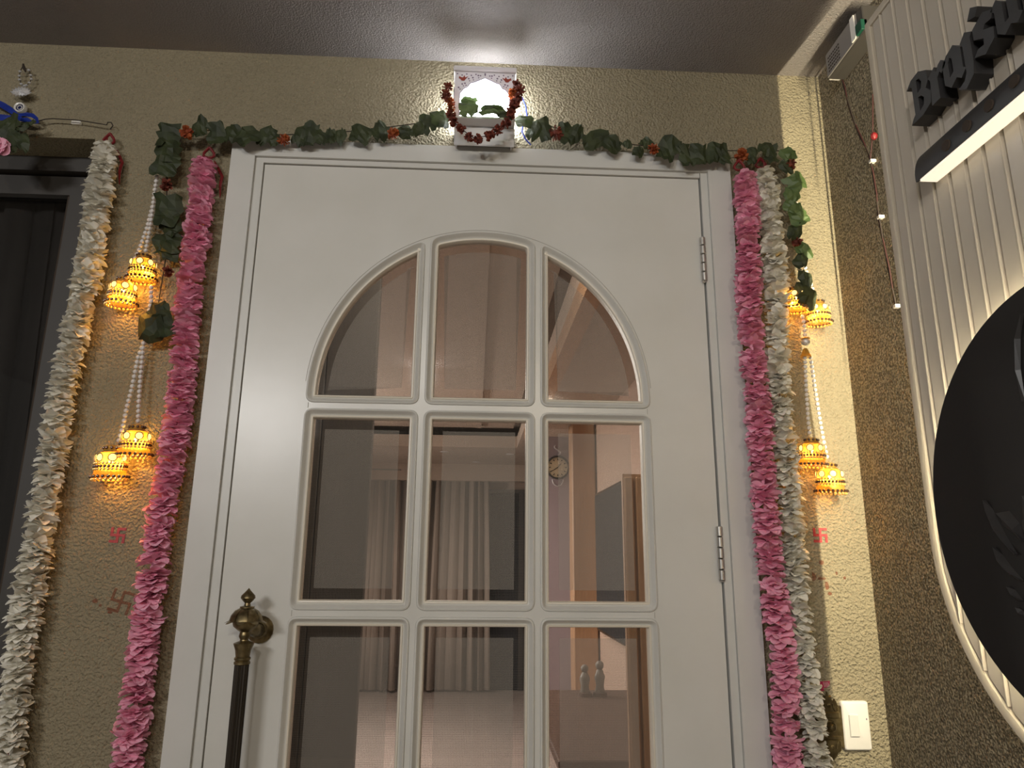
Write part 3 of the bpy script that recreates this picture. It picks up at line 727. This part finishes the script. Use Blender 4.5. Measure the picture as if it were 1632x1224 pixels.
MB().tube([at(x, y, -.035) for x, y in ((268, 205), (266, 300), (266, 400), (250, 500))], .0012, 5).build('string', 'thread', tor)
MB().tube([at(x, y, -.035) for x, y in ((1262, 250), (1266, 330), (1272, 400), (1280, 470))], .0012, 5).build('string', 'thread', tor)

# ------------------------------------------------------------------ lit shrine lamp above the door
sy = -.085
P = lambda x, y, Y=sy: at(x, y, Y)
sh = thing('shrine_lamp', (-.005, WY, 2.42), 'brightly lit white arched shrine lamp above the door', 'lamp')
xl, xr = P(724, 150).x, P(821, 150).x
zt_, zs, zb_ = P(770, 116).z, P(770, 186).z, P(770, 234, -.05).z
MB().bbox(xl-.003, xr+.003, -.092, -.040, zt_, zt_+.013, .002).build('top_slab', 'fret', sh)
MB().bbox(xl+.006, xr-.006, -.050, WY, zs, zt_-.004, .003).build('diffuser', 'diff', sh)
cxs = (xl+xr)/2; hw = (xr-xl)/2
def arch(n=8):
    zq = P(770, 170).z; pts = []
    key = [(hw*.82, zs-.0005), (hw*.82, P(770, 151).z), (hw*.76, P(770, 147).z), (hw*.66, P(770, 142).z), (hw*.58, P(770, 141).z), (hw*.48, P(770, 134).z), (hw*.36, P(770, 132.5).z), (hw*.20, P(770, 129).z), (0, P(770, 125).z)]
    return [(cxs+a, z) for a, z in key]+[(cxs-a, z) for a, z in key[-2::-1]]
outer = [(xl, zs-.0005), ]+arch()[::-1]+[(xr, zs-.0005), (xr, zt_), (xl, zt_)]
fp = MB().prism(outer, [], XZ, sy, sy+.003).build('fretwork_plate', 'fret', sh)
ap = arch()
MB().tube([(x, sy-.001, z) for x, z in ap], .0011, 5).build('arch_edge', 'dots', fp)
dt = MB()
for k in range(2, len(ap)-2):
    for off, r_ in ((.007, .0016), (.013, .0022)):
        x, z = ap[k]; v = Vector((x-cxs, z-(zs+.01))).normalized()
        dt.lathe([(r_, sy-.0012), (.0001, sy-.0013)], (x+v.x*off*.8, 0, min(z+v.y*off, zt_-.004)), 8, 'Y')
for k in range(13):
    dt.lathe([(.0019, sy-.0012), (.0001, sy-.0013)], (xl+.006+(xr-xl-.012)*k/12, 0, zt_-.006-.003*(k % 2)), 8, 'Y')
dt.build('pierced_dots', 'dots', fp)
for s in (-1, 1):
    bx, bz = cxs+s*hw*.74, P(770, 127).z
    bp = [(0, 0), (.004, -.005), (.010, -.005), (.013, 0), (.018, .006), (.012, .003), (.010, .009), (.007, .003), (.003, .003), (-.002, .006), (-.003, .001)]
    q = [(bx+s*-1*(u-.006), bz+v) for u, v in bp]
    MB().prism(q if s < 0 else q[::-1], [], XZ, sy-.0015, sy).build('bird_motif', 'bird', fp)
MB().bbox(xl, xr, sy-.002, WY, zs-.006, zs-.0005, .001).build('shelf', 'acry', sh)
MB().bbox(xl+.001, xr+.001, -.055, -.050, zb_, zs-.006, .002).build('front_panel', 'acry', sh)
MB().bbox(xl+.005, xl+.008, -.05, WY, zb_+.004, zs-.006, .0005).build('side_panel', 'acry', sh)
MB().bbox(xr-.008, xr-.005, -.05, WY, zb_+.004, zs-.006, .0005).build('side_panel', 'acry', sh)
b0, b1 = P(722, 176, -.06), P(731, 140, -.06)
br = MB().box(b0.x, b1.x, -.062, -.058, b0.z, b1.z).build('bracket_plate', 'black', sh)
for y in (146, 165): q = P(726, y, -.063); MB().lathe([(.0018, -.0635), (.0001, -.064)], (q.x, 0, q.z), 8, 'Y').build('screw', 'acry', br)
MB().tube([P(x, y, -.03) for x, y in ((832, 155), (838, 170), (840, 185), (833, 200), (832, 210), (838, 222), (846, 231))], .0018, 6).build('cable', 'ribbon', sh)
# leaves of the toran lying on the lamp shelf
for q in ((746, 173, 38, 30, 0), (784, 179, 46, 20, 0), (806, 186, 28, 12, 0)): put_leaf(*q, -.098, tor)
for q in ((748, 162, 28, 13, 0), (785, 172, 34, 10, 0)): put_leaf(*q, -.104, tor, 'leaf2')  # lighter green copies paint in the lamplight on the leaf tops
mg = thing('marigold_garland', P(770, 210, -.1), 'rust red marigold string draped round the shrine lamp', 'garland')
for x, y, d, k in ((713, 139, 17, 2), (709, 150, 17, 2), (713, 156, 16, 2), (718, 163, 16, 0), (718, 172, 16, 0), (719, 182, 16, 2), (722, 194, 17, 2), (735, 205, 16, 2), (748, 219, 16, 2), (762, 221, 16, 2), (780, 216, 18, 2), (793, 207, 18, 2), (806, 196, 18, 2),
                   (824, 136, 18, 2), (829, 144, 18, 2), (818, 150, 18, 0), (826, 157, 17, 2), (822, 164, 17, 2), (815, 173, 18, 2), (814, 182, 17, 2)):
    put_flower(x, y, d*1.12, -.105, mg, k)
MB().tube([P(x, y, -.105) for x, y in ((713, 130), (709, 150), (718, 172), (722, 194), (735, 205), (755, 220), (780, 216), (806, 196), (814, 180), (822, 160), (826, 135))], .001, 5).build('string', 'thread', mg)

# ------------------------------------------------------------------ bell pendants
def ringbeads(mb, r, z, n, br, ph=0):
    for k in range(n):
        a = 2*PI*(k+ph)/n; mb.ball((r*math.cos(a), r*math.sin(a), z), br, 6, 4)
BELL = []
def bell_meshes():
    H = .066
    dome = MB().lathe([(.004, 0), (.012, -.003), (.0135, -.010), (.017, -.014), (.022, -.020), (.0245, -.030), (.0252, -.044), (.0262, -.052), (.031, -.058)], (0, 0, 0), 20, caps=False).mesh('dome', 'cage', (0, 0, 0), True)
    cap = MB(); ringbeads(cap, .0135, -.006, 10, .0030); cap.lathe([(.0145, -.0115), (.0155, -.0115), (.0155, -.0135), (.0145, -.0135)], (0, 0, 0), 16)
    cap = cap.mesh('bead_cap', 'dkbead', (0, 0, 0), True)
    cr = MB()
    for k in range(7):
        a = 2*PI*(k+.5)/7-PI/2; c = Vector((math.cos(a), math.sin(a), 0)); s = Vector((-c.y, c.x, 0)); u = Vector((0, 0, 1))
        ctr = c*.0238+Vector((0, 0, -.024)); lo = []
        for r_, o_ in ((.0065, .0), (.0052, .0022), (.001, .003)):
            lo.append([ctr+c*o_+(s*math.cos(2*PI*i/10)+u*math.sin(2*PI*i/10))*r_ for i in range(10)])
        cr.loft(lo, True, False, True)
    cr = cr.mesh('crystal', 'crystal')
    rm = MB()
    for k in range(7):
        a = 2*PI*(k+.5)/7-PI/2; c = Vector((math.cos(a), math.sin(a), 0)); s = Vector((-c.y, c.x, 0)); u = Vector((0, 0, 1))
        ctr = c*.0245+Vector((0, 0, -.024))
        pts = [ctr+(s*math.cos(2*PI*i/12)+u*math.sin(2*PI*i/12))*.0072 for i in range(13)]
        rm.tube(pts, .0008, 4, False)
    rm = rm.mesh('crystal_bezel', 'dkbead')
    bands = MB(); ringbeads(bands, .0256, -.034, 26, .0026); ringbeads(bands, .0262, -.0445, 26, .0026, .5)
    bands = bands.mesh('bead_band', 'fringe', (0, 0, 0), True)
    b2 = MB(); ringbeads(b2, .0258, -.0393, 24, .0028)
    b2 = b2.mesh('dark_bead_band', 'dkbead', (0, 0, 0), True)
    fr = MB()
    ringbeads(fr, .0305, -.0575, 22, .0031, .5)
    fr = fr.mesh('rim_beads', 'dkbead', (0, 0, 0), True)
    fg = MB(); ringbeads(fg, .0285, -.0625, 22, .0028)
    fg = fg.mesh('fringe', 'fringe', (0, 0, 0), True)
    bulb = MB().ball((0, 0, -.030), .004, 8, 6).mesh('fairy_bulb', 'bulb')
    return [dome, cap, cr, rm, bands, b2, fr, fg, bulb]
BM = bell_meshes()
def bell(root, x, ytop, h, Y, lit=1.0):
    p = at(x, ytop, Y); s = h/1131*(Y-CAM.y)/.0665*1.03
    rz = rnd.uniform(0, .9)
    b = None
    for me in BM:
        if b is None:
            b = link('bell', me, root, p-ORG[root.name], (R(3), R(rnd.uniform(-3, 3)), rz), (s, s, s))
        else: link(me.name.split('.')[0], me, b)
    if lit:
        l = bpy.data.lights.new('fairy_light', 'POINT'); l.energy = .50*lit; l.color = (1.0, .50, .07); l.shadow_soft_size = .006
        lo = bpy.data.objects.new('fairy_light', l); col.objects.link(lo); lo.location = p+Vector((0, .021, -.034*s))
    return b
def beads(root, pts, Y, r=.0048, sp=.0104):
    pp = [at(x, y, Y) for x, y in pts]; mb = MB(); carry = 0
    for a, b in zip(pp, pp[1:]):
        L = (b-a).length; t = carry
        while t < L: mb.ball(a+(b-a)*(t/L), r, 7, 5); t += sp
        carry = t-L
    return mb.build('bead_string', 'pearl', root, smooth=True)
BY = -.048
pl = thing('bell_pendant', at(250, 285, BY), 'pearl string with four lit gold bells left of the left pink garland', 'pendant', 'pearl and bell pendants')
for q in ((230, 404, 50), (199, 441, 52), (219, 676, 54), (179, 709, 56)): bell(pl, *q, BY)
beads(pl, [(250, 282), (246, 310), (241, 350), (236, 380), (232, 402)], BY+.005)
beads(pl, [(243, 330), (234, 365), (222, 398), (212, 420), (202, 440)], BY+.012)
beads(pl, [(241, 458), (241, 480), (236, 505), (230, 530), (224, 600), (221, 645), (220, 675)], BY+.005)
beads(pl, [(232, 540), (220, 570), (210, 620), (202, 650), (196, 680), (188, 708)], BY+.008)
c = at(236, 524, BY); MB().lathe([(.004, .012), (.007, .008), (.012, -.008), (.013, -.012)], c, 8).build('gold_cap', 'gold', pl)
pr_ = thing('bell_pendant', at(1268, 320, -.048), 'pearl string with four lit gold bells right of the right cream garland', 'pendant', 'pearl and bell pendants')
for q, l in (((1303, 477, 46), .8), ((1268, 456, 46), 1.6), ((1293, 697, 50), .7), ((1321, 737, 52), .7)): bell(pr_, *q, -.046, l)
beads(pr_, [(1268, 318), (1271, 350), (1272, 380), (1275, 430), (1278, 460)], -.04)
beads(pr_, [(1272, 380), (1284, 430), (1298, 470)], -.036)
beads(pr_, [(1279, 505), (1282, 520), (1283, 538)], -.045)
c = at(1284, 545, -.045); MB().ball(c, .0095, 14, 8, (1, 1, .85)).build('spacer_bead', 'silver', pr_, smooth=True)
MB().lathe([(.0095, -.001), (.0101, 0), (.0095, .001)], c+Vector((0, 0, .0075)), 14).build('bead_collar', 'gold', pr_)
c = at(1284, 563, -.045); MB().lathe([(.003, .011), (.006, .008), (.0095, -.002), (.0135, -.009), (.012, -.009)], c, 6).build('gold_cap', 'gold', pr_)
beads(pr_, [(1283, 570), (1285, 620), (1288, 670), (1291, 696)], -.045, .0044)
beads(pr_, [(1292, 570), (1299, 620), (1306, 665), (1312, 700), (1318, 728)], -.043, .0044)

# ------------------------------------------------------------------ wall stickers and switches
def cross_hook(c, s, t, mt, name, label, cat, fade=0, tilt=0, flip=1):
    h, k = s/2, t/2; full = []
    seg = [(k, k), (k, h-t), (h, h-t), (h, h), (-k, h)]       # one arm with its hook, then turn by 90 degrees
    for i in range(4):
        for x, z in seg:
            for _ in range(i): x, z = -z, x
            full.append((x, z))
    ca, sa = math.cos(tilt), math.sin(tilt)
    full = [((x*ca-z*sa)*flip+c.x, x*sa+z*ca+c.z) for x, z in full]
    o = MB().prism(full, [], XZ, WY-.0014, WY).build(name, mt)
    return tag(o, label, cat)
cross_hook(at(188, 853, WY), .030, .0052, 'sticker', 'auspicious_sticker', 'small red foil Hindu swastika sticker on wall left of the pink garland', 'sticker', tilt=-.05)
cross_hook(at(1307, 853, WY), .030, .0052, 'sticker', 'auspicious_sticker', 'small red foil Hindu swastika sticker on wall below the right bells', 'sticker', tilt=.0)
cross_hook(at(193, 959, WY), .042, .005, 'faded', 'kumkum_mark', 'faded rust Hindu swastika smeared on wall beside left pink garland', 'wall mark', tilt=-.25)
def smear(pts, label):
    r = thing('kumkum_mark', at(*pts[0][:2], WY), label, 'wall mark')
    for x, y, w_, h_ in pts:
        p = at(x, y, WY); rg = random.Random(int(x*7+y)); n = 9
        q = [(p.x+w_/1509*(.6+.6*rg.random())*math.cos(2*PI*k/n), p.z+h_/1509*(.6+.6*rg.random())*math.sin(2*PI*k/n)) for k in range(n)]
        MB().prism(q, [], XZ, WY-.0008, WY).build('smear', 'faded', r)
smear([(1309, 896, 10, 8), (1297, 920, 8, 16), (1308, 922, 14, 5), (1318, 934, 7, 14), (1322, 946, 7, 5), (1346, 921, 5, 5), (1333, 914, 4, 6)], 'faint red kumkum smears on wall above the brass bell push')
smear([(152, 958, 9, 7), (160, 965, 5, 4), (176, 976, 8, 4)], 'faint brown kumkum smears left of the faded swastika')
# printed paper emblem above the bell push
p = at(1313, 1093, WY)
em = thing('paper_emblem', p, 'magenta striped paper emblem peeking out above the brass bell push', 'sticker')
MB().prism([(p.x+u*.001, p.z+v*.001) for u, v in ((-9, 8), (13, 9), (11, 2), (6, -3), (-2, -4), (0, -9), (-12, -10), (-6, -6), (-3, 0), (-8, 2))], [], XZ, WY-.001, WY).build('emblem_shape', 'magenta', em)
for k in range(4): MB().tube([(p.x-.001+k*.003, WY-.0012, p.z+.007), (p.x+.001+k*.003, WY-.0012, p.z-.002)], .0004, 4).build('pale_stripe', 'plate', em)
# switch
def PW(x, y, Y=-.022): return at(x, y, Y)
a, b = PW(1347, 1118), PW(1390, 1197)
sw = thing('light_switch', ((a.x+b.x)/2, WY, b.z), 'white plastic light switch plate beside the brass bell push', 'switch')
x0, x1, z0, z1 = a.x-.008, PW(1387, 1155).x+.001, PW(1365, 1197).z, PW(1365, 1118).z
MB().loft([[(u, yv, v) for u, v in inset(fillet(rect(x0, x1, z0, z1), (0, 1, 2, 3), .006), d)] for d, yv in ((0, WY), (0, WY-.006), (.002, WY-.009), (.004, WY-.010))], True, False, True).build('switch_plate', 'plate', sw, smooth=True)
ra, rb = PW(1352, 1139), PW(1370, 1174)
MB().loft([[(u, yv, v) for u, v in rect(ra.x+d, rb.x-d, rb.z+d, ra.z-d)] for d, yv in ((0, WY-.009), (0, WY-.012), (.001, WY-.013))], True, False, True).build('rocker', 'rocker', sw)
q = PW(1381, 1146); MB().box(q.x-.001, q.x+.001, WY-.0106, WY-.0095, q.z-.0016, q.z+.0016).build('indicator', 'dots', sw)
# brass bell push
c = PW(1325, 1157); cx_, cz_ = c.x, c.z
bp = thing('bell_push', (cx_, WY, PW(1325, 1205).z), 'ornate antique brass doorbell plate with round push', 'doorbell')
S = 1/771.
half = [(0, 52), (3, 45), (7, 46), (8, 40), (12, 37), (15, 41), (18, 36), (20, 31), (25, 28), (28, 33), (31, 29), (30, 22), (28, 17), (28, -15), (30, -22), (31, -30), (27, -36), (22, -33), (18, -40), (12, -42), (9, -47), (5, -50), (0, -54)]
ol = [(cx_+u*S*.72, cz_+v*S*.92) for u, v in half]+[(cx_-u*S*.72, cz_+v*S*.92) for u, v in half[-2:0:-1]]
ol = ol[::-1]
MB().loft([[(u, yv, v) for u, v in inset(ol, d)] for d, yv in ((0, WY), (0, WY-.005), (.001, WY-.0065))], True, False, True).build('back_plate', 'brass', bp)
MB().bbox(cx_-.019, cx_+.019, WY-.012, WY-.005, cz_+.014, cz_+.026, .002).build('name_bar', 'brass', bp)
MB().bbox(cx_-.0205, cx_+.0205, WY-.010, WY-.005, cz_-.026, cz_-.018, .002).build('lower_bar', 'brass', bp)
MB().lathe([(.0125, WY-.005), (.0125, WY-.009), (.010, WY-.011), (.008, WY-.010), (.0075, WY-.016), (.005, WY-.020), (.0001, WY-.021)], (cx_-.001, 0, cz_-.002), 24, 'Y').build('push_button', 'brass', bp, smooth=True)
for s in (-1, 1):
    for zz, sg in ((cz_+.034, 1), (cz_-.036, -1)):
        pts = [(cx_+s*(.008+.010*t-.006*math.sin(t*7)*.3), WY-.0075, zz+sg*(.006*math.cos(t*6)-.006*t)) for t in [i/10 for i in range(11)]]
        MB().tube(pts, .0016, 6).build('scroll', 'brass', bp, smooth=True)
for zz in (cz_+.037, cz_-.039): MB().lathe([(.004, WY-.006), (.004, WY-.009), (.002, WY-.0095), (.0015, WY-.0085)], (cx_, 0, zz), 12, 'Y').build('rosette', 'brass', bp)
# nail
p = at(1289, 153, WY); MB().tube([p, p+Vector((.002, -.02, .001))], [.0016, .0012], 6).build('wall_nail', 'steel', label='small bent nail in chipped plaster near the ceiling corner', cat='nail')

# ------------------------------------------------------------------ evil eye hanging, bow and greenery at the left
EY = -.03
P = lambda x, y, Y=EY: at(x, y, Y)
ee = thing('evil_eye_charm', P(34, 165), 'silver lotus charm with navy glass eye hanging above the left window', 'charm')
MB().tube([P(37, 102), P(38, 108), P(41, 114)], [.002, .004, .002], 6).build('knot', 'thread', ee)
lp = [(36, 106), (32, 114), (31, 121), (31, 127), (34, 134), (39, 137)]; rp = [(38, 107), (46, 112), (49, 120), (50, 126), (47, 132), (42, 136)]
mb = MB()
for q in lp[1:]+rp[1:]: mb.ball(P(*q), .0032, 8, 5, (1.2, 1, .8))
mb.build('silver_beads', 'silver', ee, smooth=True)
MB().tube([P(*q) for q in lp], .0009, 5).build('cord', 'thread', ee); MB().tube([P(*q) for q in rp], .0009, 5).build('cord', 'thread', ee)
lc = P(36, 150)
for k in range(9):
    a = R(-75+k*150/8); mb = MB(); d = Vector((math.sin(a), 0, math.cos(a)*.85)); s = Vector((d.z, 0, -d.x)); lo = []
    for t, wv in ((0, .002), (.5, .0040), (.8, .0032), (1, .0006)):
        c0 = lc+d*(.024*t)+Vector((0, -.006*math.sin(t*2), -.004)); lo.append([c0-s*wv, c0+Vector((0, -.003, 0)), c0+s*wv])
    mb.loft(lo, False); mb.build('lotus_petal', 'silver', ee)
for k in range(5):
    a = R(-50+k*25); mb = MB(); d = Vector((math.sin(a), 0, -math.cos(a)*.7)); s = Vector((d.z, 0, -d.x)); lo = []
    for t, wv in ((0, .002), (.5, .0034), (1, .0006)):
        c0 = lc+d*(.020*t)+Vector((0, -.008, 0)); lo.append([c0-s*wv, c0+Vector((0, -.003, 0)), c0+s*wv])
    mb.loft(lo, False); mb.build('lotus_petal', 'silver', ee)
ec = P(32, 172)
MB().lathe([(.0128, EY+.006), (.0132, EY), (.0118, EY-.004), (.0085, EY-.003), (.0080, EY-.001)], (ec.x, 0, ec.z), 24, 'Y', caps=False).build('eye_ring', 'eyewhite', ee, smooth=True)
MB().lathe([(.0085, EY+.004), (.0085, EY-.001), (.0001, EY-.0015)], (ec.x, 0, ec.z), 20, 'Y').build('eye_disc', 'eyeblue', ee)
MB().lathe([(.0058, EY-.0014), (.0052, EY-.0022), (.0044, EY-.0022), (.0040, EY-.0014)], (ec.x, 0, ec.z), 20, 'Y', caps=False).build('eye_circle', 'eyewhite', ee)
bw = thing('ribbon_bow', P(30, 185), 'blue satin ribbon bow below the glass eye charm', 'bow')
def band(pts, w_, Y=EY-.006):
    pp = [at(x, y, Y-.004*math.sin(i*1.3)) for i, (x, y) in enumerate(pts)]; lo = []
    for i, p in enumerate(pp):
        t = (pp[min(i+1, len(pp)-1)]-pp[max(i-1, 0)]); t.y = 0; t.normalize(); s = Vector((-t.z, 0, t.x))
        ww = w_[i] if isinstance(w_, list) else w_
        lo.append([p-s*ww, p+Vector((0, -.004, 0)), p+s*ww, p+Vector((0, .001, 0))])
    return MB().loft(lo, True, True, True)
for nm, pts, ws in (('bow_loop', [(30, 183), (42, 182), (52, 184), (58, 189), (61, 196), (52, 195), (42, 191), (32, 190)], [.003, .005, .005, .004, .002, .004, .006, .004]),
                ('bow_loop', [(28, 184), (16, 175), (5, 168), (-12, 160)], [.004, .007, .007, .007]), ('bow_tail', [(28, 186), (14, 188), (0, 187), (-15, 186)], [.004, .007, .008, .008]), ('bow_tail', [(30, 186), (26, 194), (24, 200)], [.004, .005, .006]), ('bow_knot', [(24, 184), (30, 186), (35, 187)], [.004, .006, .004])):
    band(pts, ws).build(nm, 'ribbon', bw, smooth=True)
wrt = thing('leaf_wreath', P(5, 215), 'artificial green leaf wreath with pink flower at the photo edge under the blue bow', 'wreath')
for x, y, w_, h_, a in ((10, 200, 26, 50, 60), (22, 218, 22, 56, -25), (38, 226, 18, 40, -20), (-6, 214, 30, 44, 40), (8, 234, 20, 36, -60), (38, 203, 12, 24, 50), (46, 197, 9, 24, 70)):
    put_leaf(x, y, w_, h_, a, -.055, wrt)
for q in ((2, 236), (-8, 232)): link('flower', blossom_mesh('flower', 'pink', 77, 0, .018, 8), wrt, P(*q, -.06)-ORG[wrt.name], (R(90), 0, 0))
MB().tube([at(x, y, -.03) for x, y in ((-6, 200), (20, 196), (40, 196))], .002, 6).build('stem', 'leaf', wrt)
st = MB().tube([at(x, y, -.03) for x, y in ((61, 193), (72, 190), (84, 189), (100, 190), (120, 191), (140, 194), (158, 197), (170, 199), (172, 195), (177, 195), (180, 200), (176, 206))], .0013, 6).build('black_thread', 'thread')
tag(st, 'thin black thread tied between blue bow and left cream garland', 'thread')
MB().bbox(at(113, 194, -.02).x, at(128, 194, -.02).x, -.02, WY, at(120, 197, -.02).z, at(120, 192, -.02).z, .001).build('adhesive_hook', 'plate', label='small white adhesive hook under the black thread', cat='hook')
